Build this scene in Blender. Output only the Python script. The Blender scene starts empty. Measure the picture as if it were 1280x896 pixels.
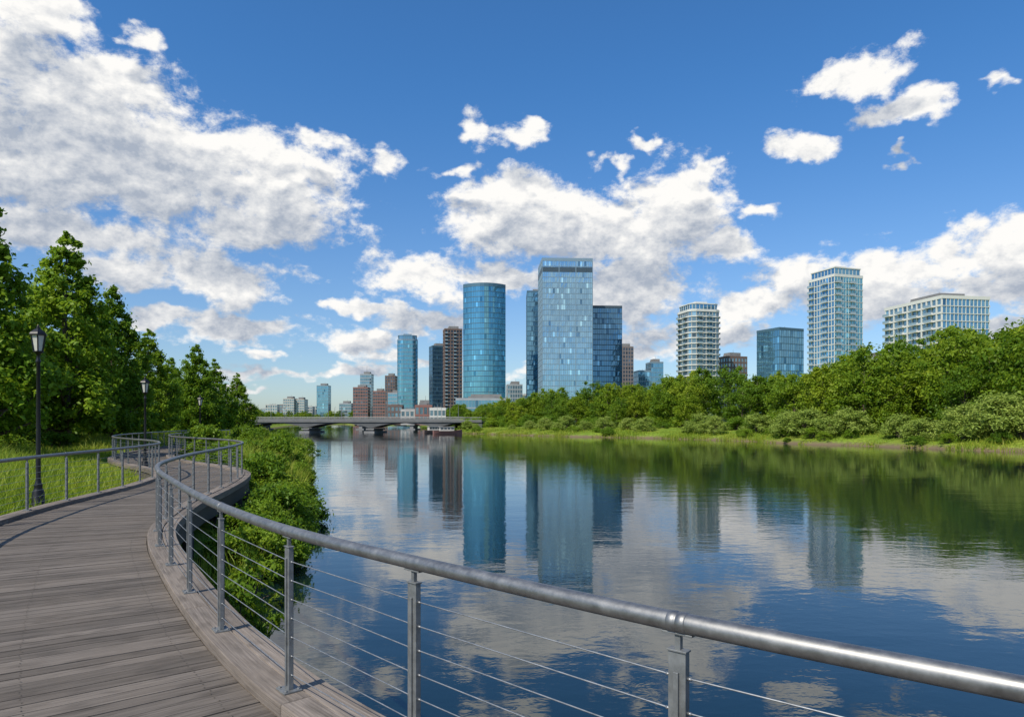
import bpy, math, random
import numpy as np
from mathutils import Vector
random.seed(7); rng=np.random.default_rng(7)
sc=bpy.context.scene
sc.view_settings.view_transform='Standard'; sc.view_settings.look='None'; sc.view_settings.exposure=0
COL=sc.collection
# ------------------------------------------------------------------ helpers
def empty(name,loc=(0,0,0),rz=0):
    o=bpy.data.objects.new(name,None); COL.objects.link(o); o.location=loc; o.rotation_euler=(0,0,rz); o.empty_display_size=.5; return o
class MB:
    def __init__(s): s.v=[];s.f=[];s.m=[];s.r=[];s.uv=[]
    def face(s,pts,mat=0,r=0.5,uv=None):
        b=len(s.v); s.v.extend([tuple(p) for p in pts]); s.f.append(tuple(range(b,b+len(pts)))); s.m.append(mat); s.r.append(r)
        s.uv.append(uv if uv else [(0,0)]*len(pts))
    def hexa(s,P,mat=0,r=0.5,skip=(),uv=None):
        b=len(s.v); s.v.extend([tuple(p) for p in P])
        F=[(3,2,1,0),(4,5,6,7),(0,1,5,4),(1,2,6,5),(2,3,7,6),(3,0,4,7)]
        for i,f in enumerate(F):
            if i in skip: continue
            s.f.append(tuple(b+k for k in f)); s.m.append(mat); s.r.append(r)
            s.uv.append([uv[k] for k in f] if uv else [(0,0)]*4)
    def box(s,c,h,ax=(1,0),mat=0,r=0.5):
        ax=Vector((ax[0],ax[1])).normalized(); ay=Vector((-ax.y,ax.x)); P=[]
        for z in (-h[2],h[2]):
            for sx,sy in ((-1,-1),(1,-1),(1,1),(-1,1)):
                P.append((c[0]+ax.x*h[0]*sx+ay.x*h[1]*sy, c[1]+ax.y*h[0]*sx+ay.y*h[1]*sy, c[2]+z))
        s.hexa(P,mat,r)
    def tube(s,pts,rad,seg=8,mat=0,r=0.5,cap=True):
        n=len(pts); pts=[Vector(p) for p in pts]
        if not hasattr(rad,'__len__'): rad=[rad]*n
        b=len(s.v)
        for i,p in enumerate(pts):
            t=(pts[min(i+1,n-1)]-pts[max(i-1,0)]).normalized()
            u=Vector((0,0,1)) if abs(t.z)<.9 else Vector((1,0,0))
            a=t.cross(u).normalized(); c=a.cross(t).normalized()
            for k in range(seg):
                th=2*math.pi*k/seg
                s.v.append(tuple(p+(a*math.cos(th)+c*math.sin(th))*rad[i]))
        for i in range(n-1):
            for k in range(seg):
                k2=(k+1)%seg
                s.f.append((b+i*seg+k,b+i*seg+k2,b+(i+1)*seg+k2,b+(i+1)*seg+k)); s.m.append(mat); s.r.append(r); s.uv.append([(0,0)]*4)
        if cap:
            s.f.append(tuple(b+k for k in range(seg))[::-1]); s.m.append(mat); s.r.append(r); s.uv.append([(0,0)]*seg)
            s.f.append(tuple(b+(n-1)*seg+k for k in range(seg))); s.m.append(mat); s.r.append(r); s.uv.append([(0,0)]*seg)
    def lathe(s,c,prof,seg=12,mat=0,r=0.5,rot=0):
        b=len(s.v); n=len(prof)
        for (rr,z) in prof:
            for k in range(seg):
                th=2*math.pi*k/seg+rot; s.v.append((c[0]+rr*math.cos(th),c[1]+rr*math.sin(th),c[2]+z))
        for i in range(n-1):
            for k in range(seg):
                k2=(k+1)%seg
                s.f.append((b+i*seg+k,b+i*seg+k2,b+(i+1)*seg+k2,b+(i+1)*seg+k)); s.m.append(mat); s.r.append(r); s.uv.append([(0,0)]*4)
    def mesh(s,name,mats,smooth=False):
        me=bpy.data.meshes.new(name); me.from_pydata(s.v,[],s.f)
        for m in mats: me.materials.append(m)
        me.polygons.foreach_set('material_index',s.m)
        at=me.attributes.new('rnd','FLOAT','FACE'); at.data.foreach_set('value',s.r)
        ul=me.uv_layers.new(name='UVMap'); flat=[c for u in s.uv for p in u for c in p]; ul.data.foreach_set('uv',flat)
        if smooth: me.polygons.foreach_set('use_smooth',[True]*len(s.f))
        me.update(); return me
    def obj(s,name,mats,parent=None,smooth=False):
        o=bpy.data.objects.new(name,s.mesh(name,mats,smooth)); COL.objects.link(o)
        if parent: o.parent=parent
        return o
def inst(name,me,loc,rz=0,sc_=(1,1,1),parent=None):
    o=bpy.data.objects.new(name,me); COL.objects.link(o); o.location=loc; o.rotation_euler=(0,0,rz); o.scale=sc_
    if parent: o.parent=parent
    return o
# ------------------------------------------------------------------ material helpers
def nn(nt,t,ins=None,**p):
    n=nt.nodes.new(t)
    for k,v in p.items(): setattr(n,k,v)
    if ins:
        for k,v in ins.items():
            if isinstance(v,bpy.types.NodeSocket): nt.links.new(v,n.inputs[k])
            else: n.inputs[k].default_value=v
    return n
def math_(nt,op,a,b=None,c=None,clamp=False):
    ins={0:a}
    if b is not None: ins[1]=b
    if c is not None: ins[2]=c
    n=nn(nt,'ShaderNodeMath',ins,operation=op); n.use_clamp=clamp; return n.outputs[0]
def vmath(nt,op,a,b=None,c=None):
    ins={0:a}
    if b is not None: ins[1]=b
    if c is not None: ins[2]=c
    n=nn(nt,'ShaderNodeVectorMath',ins,operation=op)
    return n.outputs['Value'] if op in('LENGTH','DOT_PRODUCT') else n.outputs[0]
def newmat(name):
    m=bpy.data.materials.new(name); m.use_nodes=True; nt=m.node_tree; b=nt.nodes['Principled BSDF']; return m,nt,b
def mixc(nt,f,a,b,bt='MIX'):
    n=nt.nodes.new('ShaderNodeMix'); n.data_type='RGBA'; n.blend_type=bt
    for s,v in ((n.inputs['Factor'],f),(n.inputs[6],a),(n.inputs[7],b)):
        if isinstance(v,bpy.types.NodeSocket): nt.links.new(v,s)
        else: s.default_value=v if not isinstance(v,tuple) or len(v)==4 else (*v,1)
    return n.outputs[2]
def ramp(nt,f,stops):
    n=nt.nodes.new('ShaderNodeValToRGB'); nt.links.new(f,n.inputs[0]); cr=n.color_ramp
    while len(cr.elements)<len(stops): cr.elements.new(.5)
    for e,(p,c) in zip(cr.elements,stops): e.position=p; e.color=(*c,1) if len(c)==3 else c
    return n.outputs[0]
def noise(nt,vec,scale,detail=4,rough=.5,dist=0):
    ins={'Scale':scale,'Detail':detail,'Roughness':rough,'Distortion':dist}
    if vec is not None: ins['Vector']=vec
    return nn(nt,'ShaderNodeTexNoise',ins)
def rndattr(nt): return nn(nt,'ShaderNodeAttribute',attribute_name='rnd').outputs['Fac']
_pm={}
def paint(name,col,rough=.6,metal=0,var=.15,nscale=3):
    if name in _pm: return _pm[name]
    m,nt,b=newmat(name); tc=nn(nt,'ShaderNodeTexCoord')
    n=noise(nt,tc.outputs['Object'],nscale,5,.6)
    d=tuple(c*(1-var) for c in col); l=tuple(min(1,c*(1+var)) for c in col)
    c=ramp(nt,n.outputs['Fac'],[(.3,d),(.7,l)])
    nt.links.new(c,b.inputs['Base Color']); b.inputs['Metallic'].default_value=metal
    r=math_(nt,'MULTIPLY_ADD',n.outputs['Fac'],.25,rough-.12); nt.links.new(r,b.inputs['Roughness'])
    _pm[name]=m; return m
def glassmat(name,col,dark,metal=.75,rough=.06):
    if name in _pm: return _pm[name]
    m,nt,b=newmat(name); r=rndattr(nt)
    c=ramp(nt,r,[(0,dark),(.25,tuple(.5*(a+d) for a,d in zip(col,dark))),(.85,col),(1,tuple(min(1,x*1.5) for x in col))])
    nt.links.new(c,b.inputs['Base Color']); b.inputs['Metallic'].default_value=metal; b.inputs['Roughness'].default_value=rough
    _pm[name]=m; return m
def leafmat(name,stops,trans=.42,tcol=(.38,.52,.03),ow=.3):
    m,nt,b=newmat(name); r=rndattr(nt); oi=nn(nt,'ShaderNodeObjectInfo')
    f=math_(nt,'MULTIPLY_ADD',oi.outputs['Random'],ow,math_(nt,'MULTIPLY',r,1-ow),clamp=True)
    c=ramp(nt,f,stops)
    nt.links.new(c,b.inputs['Base Color']); b.inputs['Roughness'].default_value=.5; b.inputs['Specular IOR Level'].default_value=.2
    tr=nn(nt,'ShaderNodeBsdfTranslucent'); tc=mixc(nt,.45,c,(*tcol,1)); nt.links.new(tc,tr.inputs[0])
    mx=nn(nt,'ShaderNodeMixShader',{0:trans,1:b.outputs[0],2:tr.outputs[0]})
    nt.links.new(mx.outputs[0],nt.nodes['Material Output'].inputs[0]); return m
# ------------------------------------------------------------------ materials
bark=paint('bark',(.10,.075,.055),.9,0,.4,6)
leaf_maple=leafmat('leaf_maple',[(0,(.055,.13,.010)),(.5,(.14,.26,.016)),(1,(.29,.40,.025))])
leaf_bank=leafmat('leaf_bank',[(0,(.05,.11,.010)),(.35,(.10,.19,.013)),(.65,(.19,.28,.017)),(1,(.34,.39,.028))],ow=.55)
leaf_willow=leafmat('leaf_willow',[(0,(.16,.24,.04)),(.5,(.27,.36,.065)),(1,(.40,.47,.11))],.38,(.42,.55,.08))
leaf_shrub=leafmat('leaf_shrub',[(0,(.055,.125,.012)),(.5,(.14,.25,.018)),(1,(.30,.39,.03))],ow=.5)
grass_mat=leafmat('grass_blade',[(0,(.09,.17,.015)),(.5,(.20,.29,.025)),(.85,(.35,.37,.045)),(1,(.46,.39,.12))],.35)
def groundmat():
    m,nt,b=newmat('grass_ground'); geo=nn(nt,'ShaderNodeNewGeometry'); pos=geo.outputs['Position']
    n1=noise(nt,pos,.12,5,.6); n2=noise(nt,pos,2.2,6,.65)
    a=ramp(nt,n1.outputs['Fac'],[(.3,(.11,.19,.02)),(.5,(.18,.26,.03)),(.7,(.26,.29,.045))])
    d=ramp(nt,n2.outputs['Fac'],[(.3,(.45,.45,.45)),(.7,(1.2,1.2,1.2))])
    g=mixc(nt,1,a,d,'MULTIPLY')
    z=nn(nt,'ShaderNodeSeparateXYZ',{0:pos}).outputs[2]
    zz=math_(nt,'ADD',z,math_(nt,'MULTIPLY_ADD',n2.outputs['Fac'],.6,-.3))
    f=nn(nt,'ShaderNodeMapRange',{0:zz,1:.15,2:.6,3:1,4:0}).outputs[0]
    c=mixc(nt,f,g,(.15,.115,.07,1)); nt.links.new(c,b.inputs['Base Color']); b.inputs['Roughness'].default_value=.95
    b.inputs['Specular IOR Level'].default_value=.1
    bp=nn(nt,'ShaderNodeBump',{'Strength':.8,'Distance':.15,'Height':n2.outputs['Fac']}); nt.links.new(bp.outputs[0],b.inputs['Normal']); return m
def watermat():
    m,nt,b=newmat('river_water'); pos=nn(nt,'ShaderNodeNewGeometry').outputs['Position']
    v1=vmath(nt,'MULTIPLY',pos,(.55,1.3,1)); v2=vmath(nt,'MULTIPLY',pos,(.8,1.25,1))
    n1=noise(nt,v1,.5,2,.5,.4); n2=noise(nt,v2,3.4,3,.55,.3); n3=noise(nt,pos,.035,3,.5)
    amp=nn(nt,'ShaderNodeMapRange',{0:n3.outputs['Fac'],1:.4,2:.62,3:.6,4:1.9}).outputs[0]
    h=math_(nt,'MULTIPLY_ADD',n1.outputs['Fac'],.010,math_(nt,'MULTIPLY',math_(nt,'MULTIPLY',n2.outputs['Fac'],.0028),amp))
    bp=nn(nt,'ShaderNodeBump',{'Strength':1,'Distance':1.0,'Height':h})
    b.inputs['Base Color'].default_value=(.004,.013,.015,1); b.inputs['Roughness'].default_value=.02; b.inputs['IOR'].default_value=1.62
    nt.links.new(bp.outputs[0],b.inputs['Normal']); return m
def woodmat(name,base,dark):
    m,nt,b=newmat(name); uv=nn(nt,'ShaderNodeTexCoord').outputs['UV']; r=rndattr(nt)
    off=nn(nt,'ShaderNodeCombineXYZ',{0:math_(nt,'MULTIPLY',r,97),1:math_(nt,'MULTIPLY',r,41)}).outputs[0]
    v=vmath(nt,'ADD',uv,off)
    g=noise(nt,vmath(nt,'MULTIPLY',v,(1.6,60,1)),1.0,5,.7,.3); k=noise(nt,vmath(nt,'MULTIPLY',v,(2.5,9,1)),1,3,.5)
    pos=nn(nt,'ShaderNodeNewGeometry').outputs['Position']; w=noise(nt,pos,1.1,4,.6)
    c=ramp(nt,g.outputs['Fac'],[(.28,dark),(.5,base),(.72,tuple(min(1,x*1.5) for x in base))])
    t=nn(nt,'ShaderNodeMapRange',{0:r,1:0,2:1,3:.65,4:1.2}).outputs[0]
    c=mixc(nt,1,c,nn(nt,'ShaderNodeCombineXYZ',{0:t,1:t,2:t}).outputs[0],'MULTIPLY')
    c=mixc(nt,math_(nt,'MULTIPLY',ramp(nt,k.outputs['Fac'],[(.52,(0,0,0)),(.7,(1,1,1))]),.6),c,(dark[0]*.7,dark[1]*.7,dark[2]*.7,1))
    c=mixc(nt,math_(nt,'MULTIPLY',ramp(nt,w.outputs['Fac'],[(.4,(0,0,0)),(.65,(1,1,1))]),.35),c,(base[0]*1.3,base[1]*1.25,base[2]*1.18,1))
    nt.links.new(c,b.inputs['Base Color']); b.inputs['Roughness'].default_value=.8; b.inputs['Specular IOR Level'].default_value=.2
    bp=nn(nt,'ShaderNodeBump',{'Strength':.8,'Distance':.005,'Height':g.outputs['Fac']}); nt.links.new(bp.outputs[0],b.inputs['Normal']); return m
def steel(name,col,rough,metal):
    m,nt,b=newmat(name); tc=nn(nt,'ShaderNodeTexCoord').outputs['Object']
    n=noise(nt,tc,14,6,.7); n2=noise(nt,tc,120,2,.5)
    c=ramp(nt,n.outputs['Fac'],[(.3,tuple(x*.68 for x in col)),(.7,tuple(x*1.18 for x in col))]); nt.links.new(c,b.inputs['Base Color'])
    r=math_(nt,'MULTIPLY_ADD',n.outputs['Fac'],.4,rough-.2); nt.links.new(r,b.inputs['Roughness']); b.inputs['Metallic'].default_value=metal
    bp=nn(nt,'ShaderNodeBump',{'Strength':.15,'Distance':.001,'Height':n2.outputs['Fac']}); nt.links.new(bp.outputs[0],b.inputs['Normal']); return m
M_rail=steel('brushed_steel',(.27,.27,.27),.5,.85); M_post=steel('galvanised_steel',(.22,.23,.235),.55,.5); M_cable=steel('cable_steel',(.34,.35,.36),.45,.7)
M_deck=woodmat('weathered_decking',(.138,.119,.103),(.058,.049,.042)); M_kerb=woodmat('weathered_timber_beam',(.19,.162,.14),(.088,.074,.062))
M_under=paint('dark_timber',(.07,.06,.05),.9)
M_black=paint('black_cast_iron',(.012,.012,.013),.4,.3,.2,20)
M_lampglass=paint('frosted_lamp_glass',(.55,.53,.47),.25)
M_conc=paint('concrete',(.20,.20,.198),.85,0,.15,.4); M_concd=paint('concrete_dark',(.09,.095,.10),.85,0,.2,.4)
# ------------------------------------------------------------------ terrain
LB=np.array([(-400,-6),(-60,-5),(0,-4.4),(6,-4.3),(9,-4.2),(11,-4.5),(13.2,-5.1),(17.3,-5.9),(25,-7.8),(38,-11.6),(65,-20),(88,-27.5),(122,-41),(176,-67),(260,-95),(400,-135),(600,-190),(760,-190),(7000,-190)])
RB=np.array([(-400,130),(-30,85),(20,75),(50,64),(74,55),(97,46),(128,33),(142,21.5),(156,9),(188,-13),(210,-20),(234,-25),(400,-42),(600,-70),(700,-110),(760,-189.9),(7000,-189.9)])
def xL(y): return np.interp(y,LB[:,0],LB[:,1])+ (.25*np.sin(y*.9)+.3*np.sin(y*.37+1))*np.clip((y-9)/8,0,1)
def xR(y): return np.interp(y,RB[:,0],RB[:,1])+ (.55*np.sin(y*.62)+1.1*np.sin(y*.27+2)+1.3*np.sin(y*.11))
OL=[0,.6,1.4,3,6,10,18,30,60,120,300,900,3000,7000]; ZL=[0,.25,.5,.85,1.15,1.3,1.42,1.5,1.7,2,2.5,3,3,3]
OR=[0,.5,1.5,4,9,16,30,60,120,300,900,3000,7000]; ZR=[0,.35,.7,1.1,1.5,1.9,2.4,2.8,3,3,3,3,3]
def hL(d): return np.interp(d,OL,ZL)
def hR(d): return np.interp(d,OR,ZR)
def gz(x,y):
    a=xL(y);b=xR(y)
    return float(hL(a-x) if x<a else hR(x-b) if x>b else -1)
ys=np.concatenate([np.array([-400,-200,-100,-50,-20]),np.arange(-10,80,.8),np.arange(80,270,1.5),np.arange(270,780,12),[850,1000,1500,2500,4500,7000]])
gv=[];nc=len(OL)+2+len(OR)
for y in ys:
    a=float(xL(y)); b=max(float(xR(y)),a+.01)
    for o,z in zip(OL[::-1],ZL[::-1]): gv.append((a-o,y,z+(.05*math.sin(o*1.7+y*.8) if .5<o<100 else 0)))
    w=min(1.5,(b-a)/3); dz=-min(1.5,(b-a)/3)
    gv.append((a+w,y,dz)); gv.append((b-w,y,dz))
    for o,z in zip(OR,ZR): gv.append((b+o,y,z+(.07*math.sin(o*1.3+y*.6) if .4<o<100 else 0)))
gf=[]
for j in range(len(ys)-1):
    for i in range(nc-1):
        k=j*nc+i; gf.append((k,k+1,k+nc+1,k+nc))
me=bpy.data.meshes.new('ground'); me.from_pydata(gv,[],gf); me.materials.append(groundmat()); me.polygons.foreach_set('use_smooth',[True]*len(gf)); me.update()
COL.objects.link(bpy.data.objects.new('ground',me))
wb=MB(); wb.face([(-7000,-400,0),(7000,-400,0),(7000,7000,0),(-7000,7000,0)]); wb.obj('river_water',[watermat()])
# ------------------------------------------------------------------ boardwalk path
def catmull(P,n=24):
    P=[np.array(p,float) for p in P]; P=[2*P[0]-P[1]]+P+[2*P[-1]-P[-2]]; out=[]
    for i in range(1,len(P)-2):
        for k in range(n):
            t=k/n; a,b,c,d=P[i-1:i+3]
            out.append(.5*((2*b)+(-a+c)*t+(2*a-5*b+4*c-d)*t*t+(-a+3*b-3*c+d)*t**3))
    out.append(P[-2]); return np.array(out)
RC=[(5.2,-2.8),(4.3,-1.2),(3.3,.05),(2.3,1.05),(1.4,1.80),(.606,2.42),(-.45,3.42),(-1.43,4.42),(-2.42,5.70),(-3.33,7.04),(-4.2,8.4),(-5.1,9.85),(-5.9,11.4),(-6.5,13.1),(-7.1,15.2),(-7.7,18),(-8.45,21),(-9.5,24),(-11.5,27.2),(-14,30),(-16.7,33.5),(-19,38),(-21,44),(-23,52),(-25,62)]
cur=catmull(RC)
def resample(c,step):
    s=np.concatenate([[0],np.cumsum(np.linalg.norm(np.diff(c,axis=0),axis=1))]); L=s[-1]; t=np.arange(0,L,step)
    return np.stack([np.interp(t,s,c[:,0]),np.interp(t,s,c[:,1])],1)
STEP=.05
cr=resample(cur,STEP); K=21
pad=np.concatenate([np.repeat(cr[:1],K//2,0),cr,np.repeat(cr[-1:],K//2,0)])
crs=np.stack([np.convolve(pad[:,i],np.ones(K)/K,'valid') for i in (0,1)],1); crs=crs[15:-15]
crs=resample(crs,STEP)
tan=np.gradient(crs,axis=0); tan/=np.linalg.norm(tan,axis=1)[:,None]
nor=np.stack([-tan[:,1],tan[:,0]],1)
Ltot=(len(crs)-1)*STEP
def at(s,off=0):
    i=s/STEP; i=max(0,min(len(crs)-1.001,i)); k=int(i); f=i-k
    p=crs[k]*(1-f)+crs[k+1]*f; n=nor[k]*(1-f)+nor[k+1]*f; n=n/np.linalg.norm(n)
    return p+n*off, n, np.array([n[1],-n[0]])
def s_near(x,y): return float(np.argmin((crs[:,0]-x)**2+(crs[:,1]-y)**2))*STEP
def width(s): return float(np.interp(s,[0,14,20,26,40],[3.5,3.1,2.85,2.6,2.5]))
DZ=1.47; KZ=1.55
bw=empty('boardwalk')
pl=MB(); s=0.02; pitch=.143
while s<Ltot-.3:
    w=width(s); e0=.145;e1=w-.145
    j=random.uniform(-.003,.003); q0=random.uniform(-.004,.004); g=random.uniform(.007,.013)
    a,_,_=at(s,e0);b_,_,_=at(s+q0*.5,e1);c,_,_=at(s+pitch-g+q0*.5,e1);d,_,_=at(s+pitch-g,e0)
    z0=DZ-.035+j; z1=DZ+j
    L=e1-e0
    uv=[(0,0),(L,0),(L,.135),(0,.135)]*2
    pl.hexa([(*a,z0),(*b_,z0),(*c,z0),(*d,z0),(*a,z1),(*b_,z1),(*c,z1),(*d,z1)],0,random.random(),uv=uv)
    s+=pitch
pl.obj('deck_planks',[M_deck],bw)
sw=MB(); s=0.02
while s<24:
    w=width(s)
    for off in (.35,1.375,w-.35):
        for dd in (.035,.10):
            p,_,_=at(s+dd,off+random.uniform(-.01,.01)); sw.lathe((p[0],p[1],DZ+.0035),[(.006,0),(.0055,.001),(0,.001)],6)
    s+=pitch
sw.obj('deck_screws',[M_under],bw)
def sweepbox(mb,o0,o1,z0,z1,s0,s1,r,wf=None,ds=.25):
    n=max(1,int((s1-s0)/ds))
    for i in range(n):
        sa=s0+(s1-s0)*i/n; sb=s0+(s1-s0)*(i+1)/n
        A=[at(sa,(o0 if wf is None else wf(sa)+o0))[0],at(sa,(o1 if wf is None else wf(sa)+o1))[0],at(sb,(o1 if wf is None else wf(sb)+o1))[0],at(sb,(o0 if wf is None else wf(sb)+o0))[0]]
        uv=[(sa,0),(sa,.2),(sb,.2),(sb,0),(sa,.3),(sa,.5),(sb,.5),(sb,.3)]
        sk=[]
        if i>0: sk.append(2)
        if i<n-1: sk.append(4)
        mb.hexa([(*A[0],z0),(*A[1],z0),(*A[2],z0),(*A[3],z0),(*A[0],z1),(*A[1],z1),(*A[2],z1),(*A[3],z1)],0,r,skip=sk,uv=uv)
kb=MB(); s=0
while s<Ltot-2.5:
    L=2.7
    sweepbox(kb,-.265,-.075,KZ-.16,KZ-.012,s,s+L-.008,random.random())
    sweepbox(kb,-.068,.135,KZ-.12,KZ,s+.9,s+.9+L-.008,random.random())
    sweepbox(kb,-.135,.068,KZ-.12,KZ,s+.5,s+.5+L-.008,random.random(),width)
    sweepbox(kb,.075,.2,KZ-.16,KZ-.012,s,s+L-.008,random.random(),width)
    s+=L
o=kb.obj('kerb_beams',[M_kerb],bw)
md=o.modifiers.new('b','BEVEL'); md.width=.006; md.segments=1; md.limit_method='ANGLE'
ub=MB()
sweepbox(ub,-.2,-.05,DZ-.45,KZ-.165,0,Ltot-1,.5); sweepbox(ub,.05,.15,DZ-.45,KZ-.165,0,Ltot-1,.5,width)
sweepbox(ub,1.3,1.45,DZ-.4,DZ-.04,0,Ltot-1,.5)
s=1.
while s<Ltot-2:
    for off in (0.0,width(s)-.05):
        p,_,_=at(s,off-.12 if off<1 else off+.1); ub.tube([(p[0],p[1],-1.6),(p[0],p[1],DZ-.455)],.11,10)
    a,n,t=at(s,width(s)/2); ub.box((a[0],a[1],DZ-.55),(.08,width(s)/2+.1,.09),t)
    s+=3.2
ub.obj('substructure_piles',[M_under],bw)
def fixnormals(o):
    import bmesh
    bm=bmesh.new(); bm.from_mesh(o.data); bmesh.ops.recalc_face_normals(bm,faces=bm.faces); bm.to_mesh(o.data); bm.free()
for c in bw.children: fixnormals(c)
# ------------------------------------------------------------------ railings
RH=1.036
def railing(wf,posts,side):
    par=empty('steel_cable_railing')
    off=lambda s:(0 if wf is None else wf(s))
    s0,s1=posts[0],posts[-1]
    hr=MB(); ss=np.arange(s0-1.2 if s0>1.3 else s0,s1+.01,.12)
    hr.tube([(*at(s,off(s))[0],KZ+RH) for s in ss],.036,24)
    for sj in posts[1::3] if side else posts[::3]:
        pts=[(*at(sj+d,off(sj+d))[0],KZ+RH) for d in (-.036,-.034,-.005,-.0035,.0035,.005,.034,.036)]
        hr.tube(pts,[.036,.0385,.0385,.0368,.0368,.0385,.0385,.036],24)
    hr.obj('handrail',[M_rail],par,True)
    pm=MB()
    P3=[]
    for sp in posts:
        p,n,t=at(sp,off(sp)); P3.append((p,n,t))
        pm.box((p[0],p[1],KZ+.006),(.07,.06,.006),t)
        for dx in(-.05,.05):
            for dy in (-.042,.042):
                q=p+t*dx+n*dy; pm.lathe((q[0],q[1],KZ+.012),[(.011,0),(.011,.008),(.001,.010)],6)
        zt=RH-.115
        pm.box((p[0],p[1],KZ+.012+zt/2),(.034,.016,zt/2),t)
        for sgn in (-1,1):
            q=p+n*sgn*.0215; pm.box((q[0],q[1],KZ+.012+zt/2-.02),(.010,.005,zt/2-.05),t)
        pm.box((p[0],p[1],KZ+.012+zt+.004),(.038,.021,.004),t)
        pm.box((p[0],p[1],KZ+RH-.07),(.011,.011,.0365),t)
        pm.box((p[0],p[1],KZ+RH-.0375),(.06,.020,.004),t)
    o=pm.obj('posts',[M_post],par); fixnormals(o)
    md=o.modifiers.new('b','BEVEL'); md.width=.002; md.segments=2; md.limit_method='ANGLE'
    cb=MB()
    for k in range(7):
        z=KZ+.11+k*.122
        cb.tube([(p[0],p[1],z) for p,_,_ in P3],.0032,6)
        for p,n,t in P3[::1]:
            cb.tube([(p[0]+t[0]*.035,p[1]+t[1]*.035,z),(p[0]+t[0]*.05,p[1]+t[1]*.05,z)],.006,6)
            cb.tube([(p[0]-t[0]*.035,p[1]-t[1]*.035,z),(p[0]-t[0]*.05,p[1]-t[1]*.05,z)],.006,6)
    cb.obj('cables',[M_cable],par,True)
sp1=s_near(.606,2.42)
pr=[sp1-4.8,sp1-3.2,sp1-1.6,sp1,sp1+1.5,sp1+2.88,sp1+4.5,sp1+6.05,sp1+7.65]
while pr[-1]<Ltot-2.4: pr.append(pr[-1]+1.5)
railing(None,pr,0)
plft=[1.0]
while plft[-1]<Ltot-2.4: plft.append(plft[-1]+1.62)
railing(width,plft,1)
# ------------------------------------------------------------------ street lamps
def lamp(x,y,H):
    z=gz(x,y)-.05; par=empty('street_lamp',(x,y,z))
    b=MB()
    b.lathe((0,0,0),[(.17,0),(.17,.12),(.14,.16),(.13,.5),(.10,.56),(.085,.62),(.095,.66),(.07,.72),(.055,.8),(.047,2.0),(.04,H-.95),(.055,H-.92),(.055,H-.88),(.036,H-.84),(.036,H-.74),(.07,H-.70),(.11,H-.67),(.11,H-.65),(.0,H-.65)],16)
    b.obj('post',[M_black],par,True)
    g=MB(); g.lathe((0,0,0),[(.095,H-.645),(.155,H-.27)],6); g.obj('lantern_glass',[M_lampglass],par)
    f=MB()
    for k in range(6):
        th=math.pi/3*k; f.tube([(.1*math.cos(th),.1*math.sin(th),H-.65),(.162*math.cos(th),.162*math.sin(th),H-.26)],.014,6)
    f.lathe((0,0,0),[(.15,H-.275),(.20,H-.27),(.20,H-.245),(.17,H-.20),(.09,H-.13),(.05,H-.11),(.05,H-.08),(.025,H-.06),(.03,H-.04),(.012,H-.015),(.0,H)],6)
    f.obj('lantern_frame_and_cap',[M_black],par)
lamp(-11.45,16.5,4.55); lamp(-15.05,28,4.05); lamp(-20.1,44,3.9)
# ------------------------------------------------------------------ trees
def quadmesh(name,trunk,V,r,mats,tri=False):
    n,k=V.shape[:2]; tv=np.array(trunk.v,float).reshape(-1,3) if trunk and trunk.v else np.zeros((0,3)); nt_=len(tv)
    me=bpy.data.meshes.new(name)
    verts=np.concatenate([tv,V.reshape(-1,3)]); tf=trunk.f if trunk else []
    tl=[i for f in tf for i in f]; ls=[len(f) for f in tf]
    loops=np.concatenate([np.array(tl,int),np.arange(n*k)+nt_]).astype(np.int32)
    tot=np.concatenate([np.array(ls,int),np.full(n,k)]).astype(np.int32); start=np.concatenate([[0],np.cumsum(tot)[:-1]]).astype(np.int32)
    me.vertices.add(len(verts)); me.vertices.foreach_set('co',verts.astype(np.float32).ravel())
    me.loops.add(len(loops)); me.loops.foreach_set('vertex_index',loops)
    me.polygons.add(len(tot)); me.polygons.foreach_set('loop_start',start); me.polygons.foreach_set('loop_total',tot)
    for m in mats: me.materials.append(m)
    mi=np.concatenate([np.zeros(len(tf)),np.full(n,len(mats)-1)]).astype(np.int32); me.polygons.foreach_set('material_index',mi)
    at_=me.attributes.new('rnd','FLOAT','FACE'); at_.data.foreach_set('value',np.concatenate([np.full(len(tf),.5),r]).astype(np.float32))
    me.update(calc_edges=True); me.validate(); return me
def leaves(C,CR,per,size,out_w=.8,asp=.55,flat=.75,cr=None):
    n=len(C)*per; ci=np.repeat(np.arange(len(C)),per)
    d=rng.normal(size=(n,3)); d/=np.linalg.norm(d,axis=1)[:,None]
    rad=np.abs(rng.normal(size=n))*.55+.12
    P=C[ci]+d*(rad*CR[ci])[:,None]*np.array([1,1,flat])
    N=rng.normal(size=(n,3))*.7+d*out_w+np.array([0,0,.45]); N/=np.linalg.norm(N,axis=1)[:,None]
    T=np.cross(N,rng.normal(size=(n,3))); T/=np.linalg.norm(T,axis=1)[:,None]; B=np.cross(N,T)
    s=size*(.6+.8*rng.random(n))[:,None]
    fold=N*s*.12
    V=np.stack([P-T*s*.5,P+B*s*asp*.5+fold,P+T*s*.5,P-B*s*asp*.5+fold],1)
    crn=rng.random(len(C)) if cr is None else cr
    r=np.clip(crn[ci]*.55+rng.random(n)*.45,0,1)
    return V,r
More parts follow.
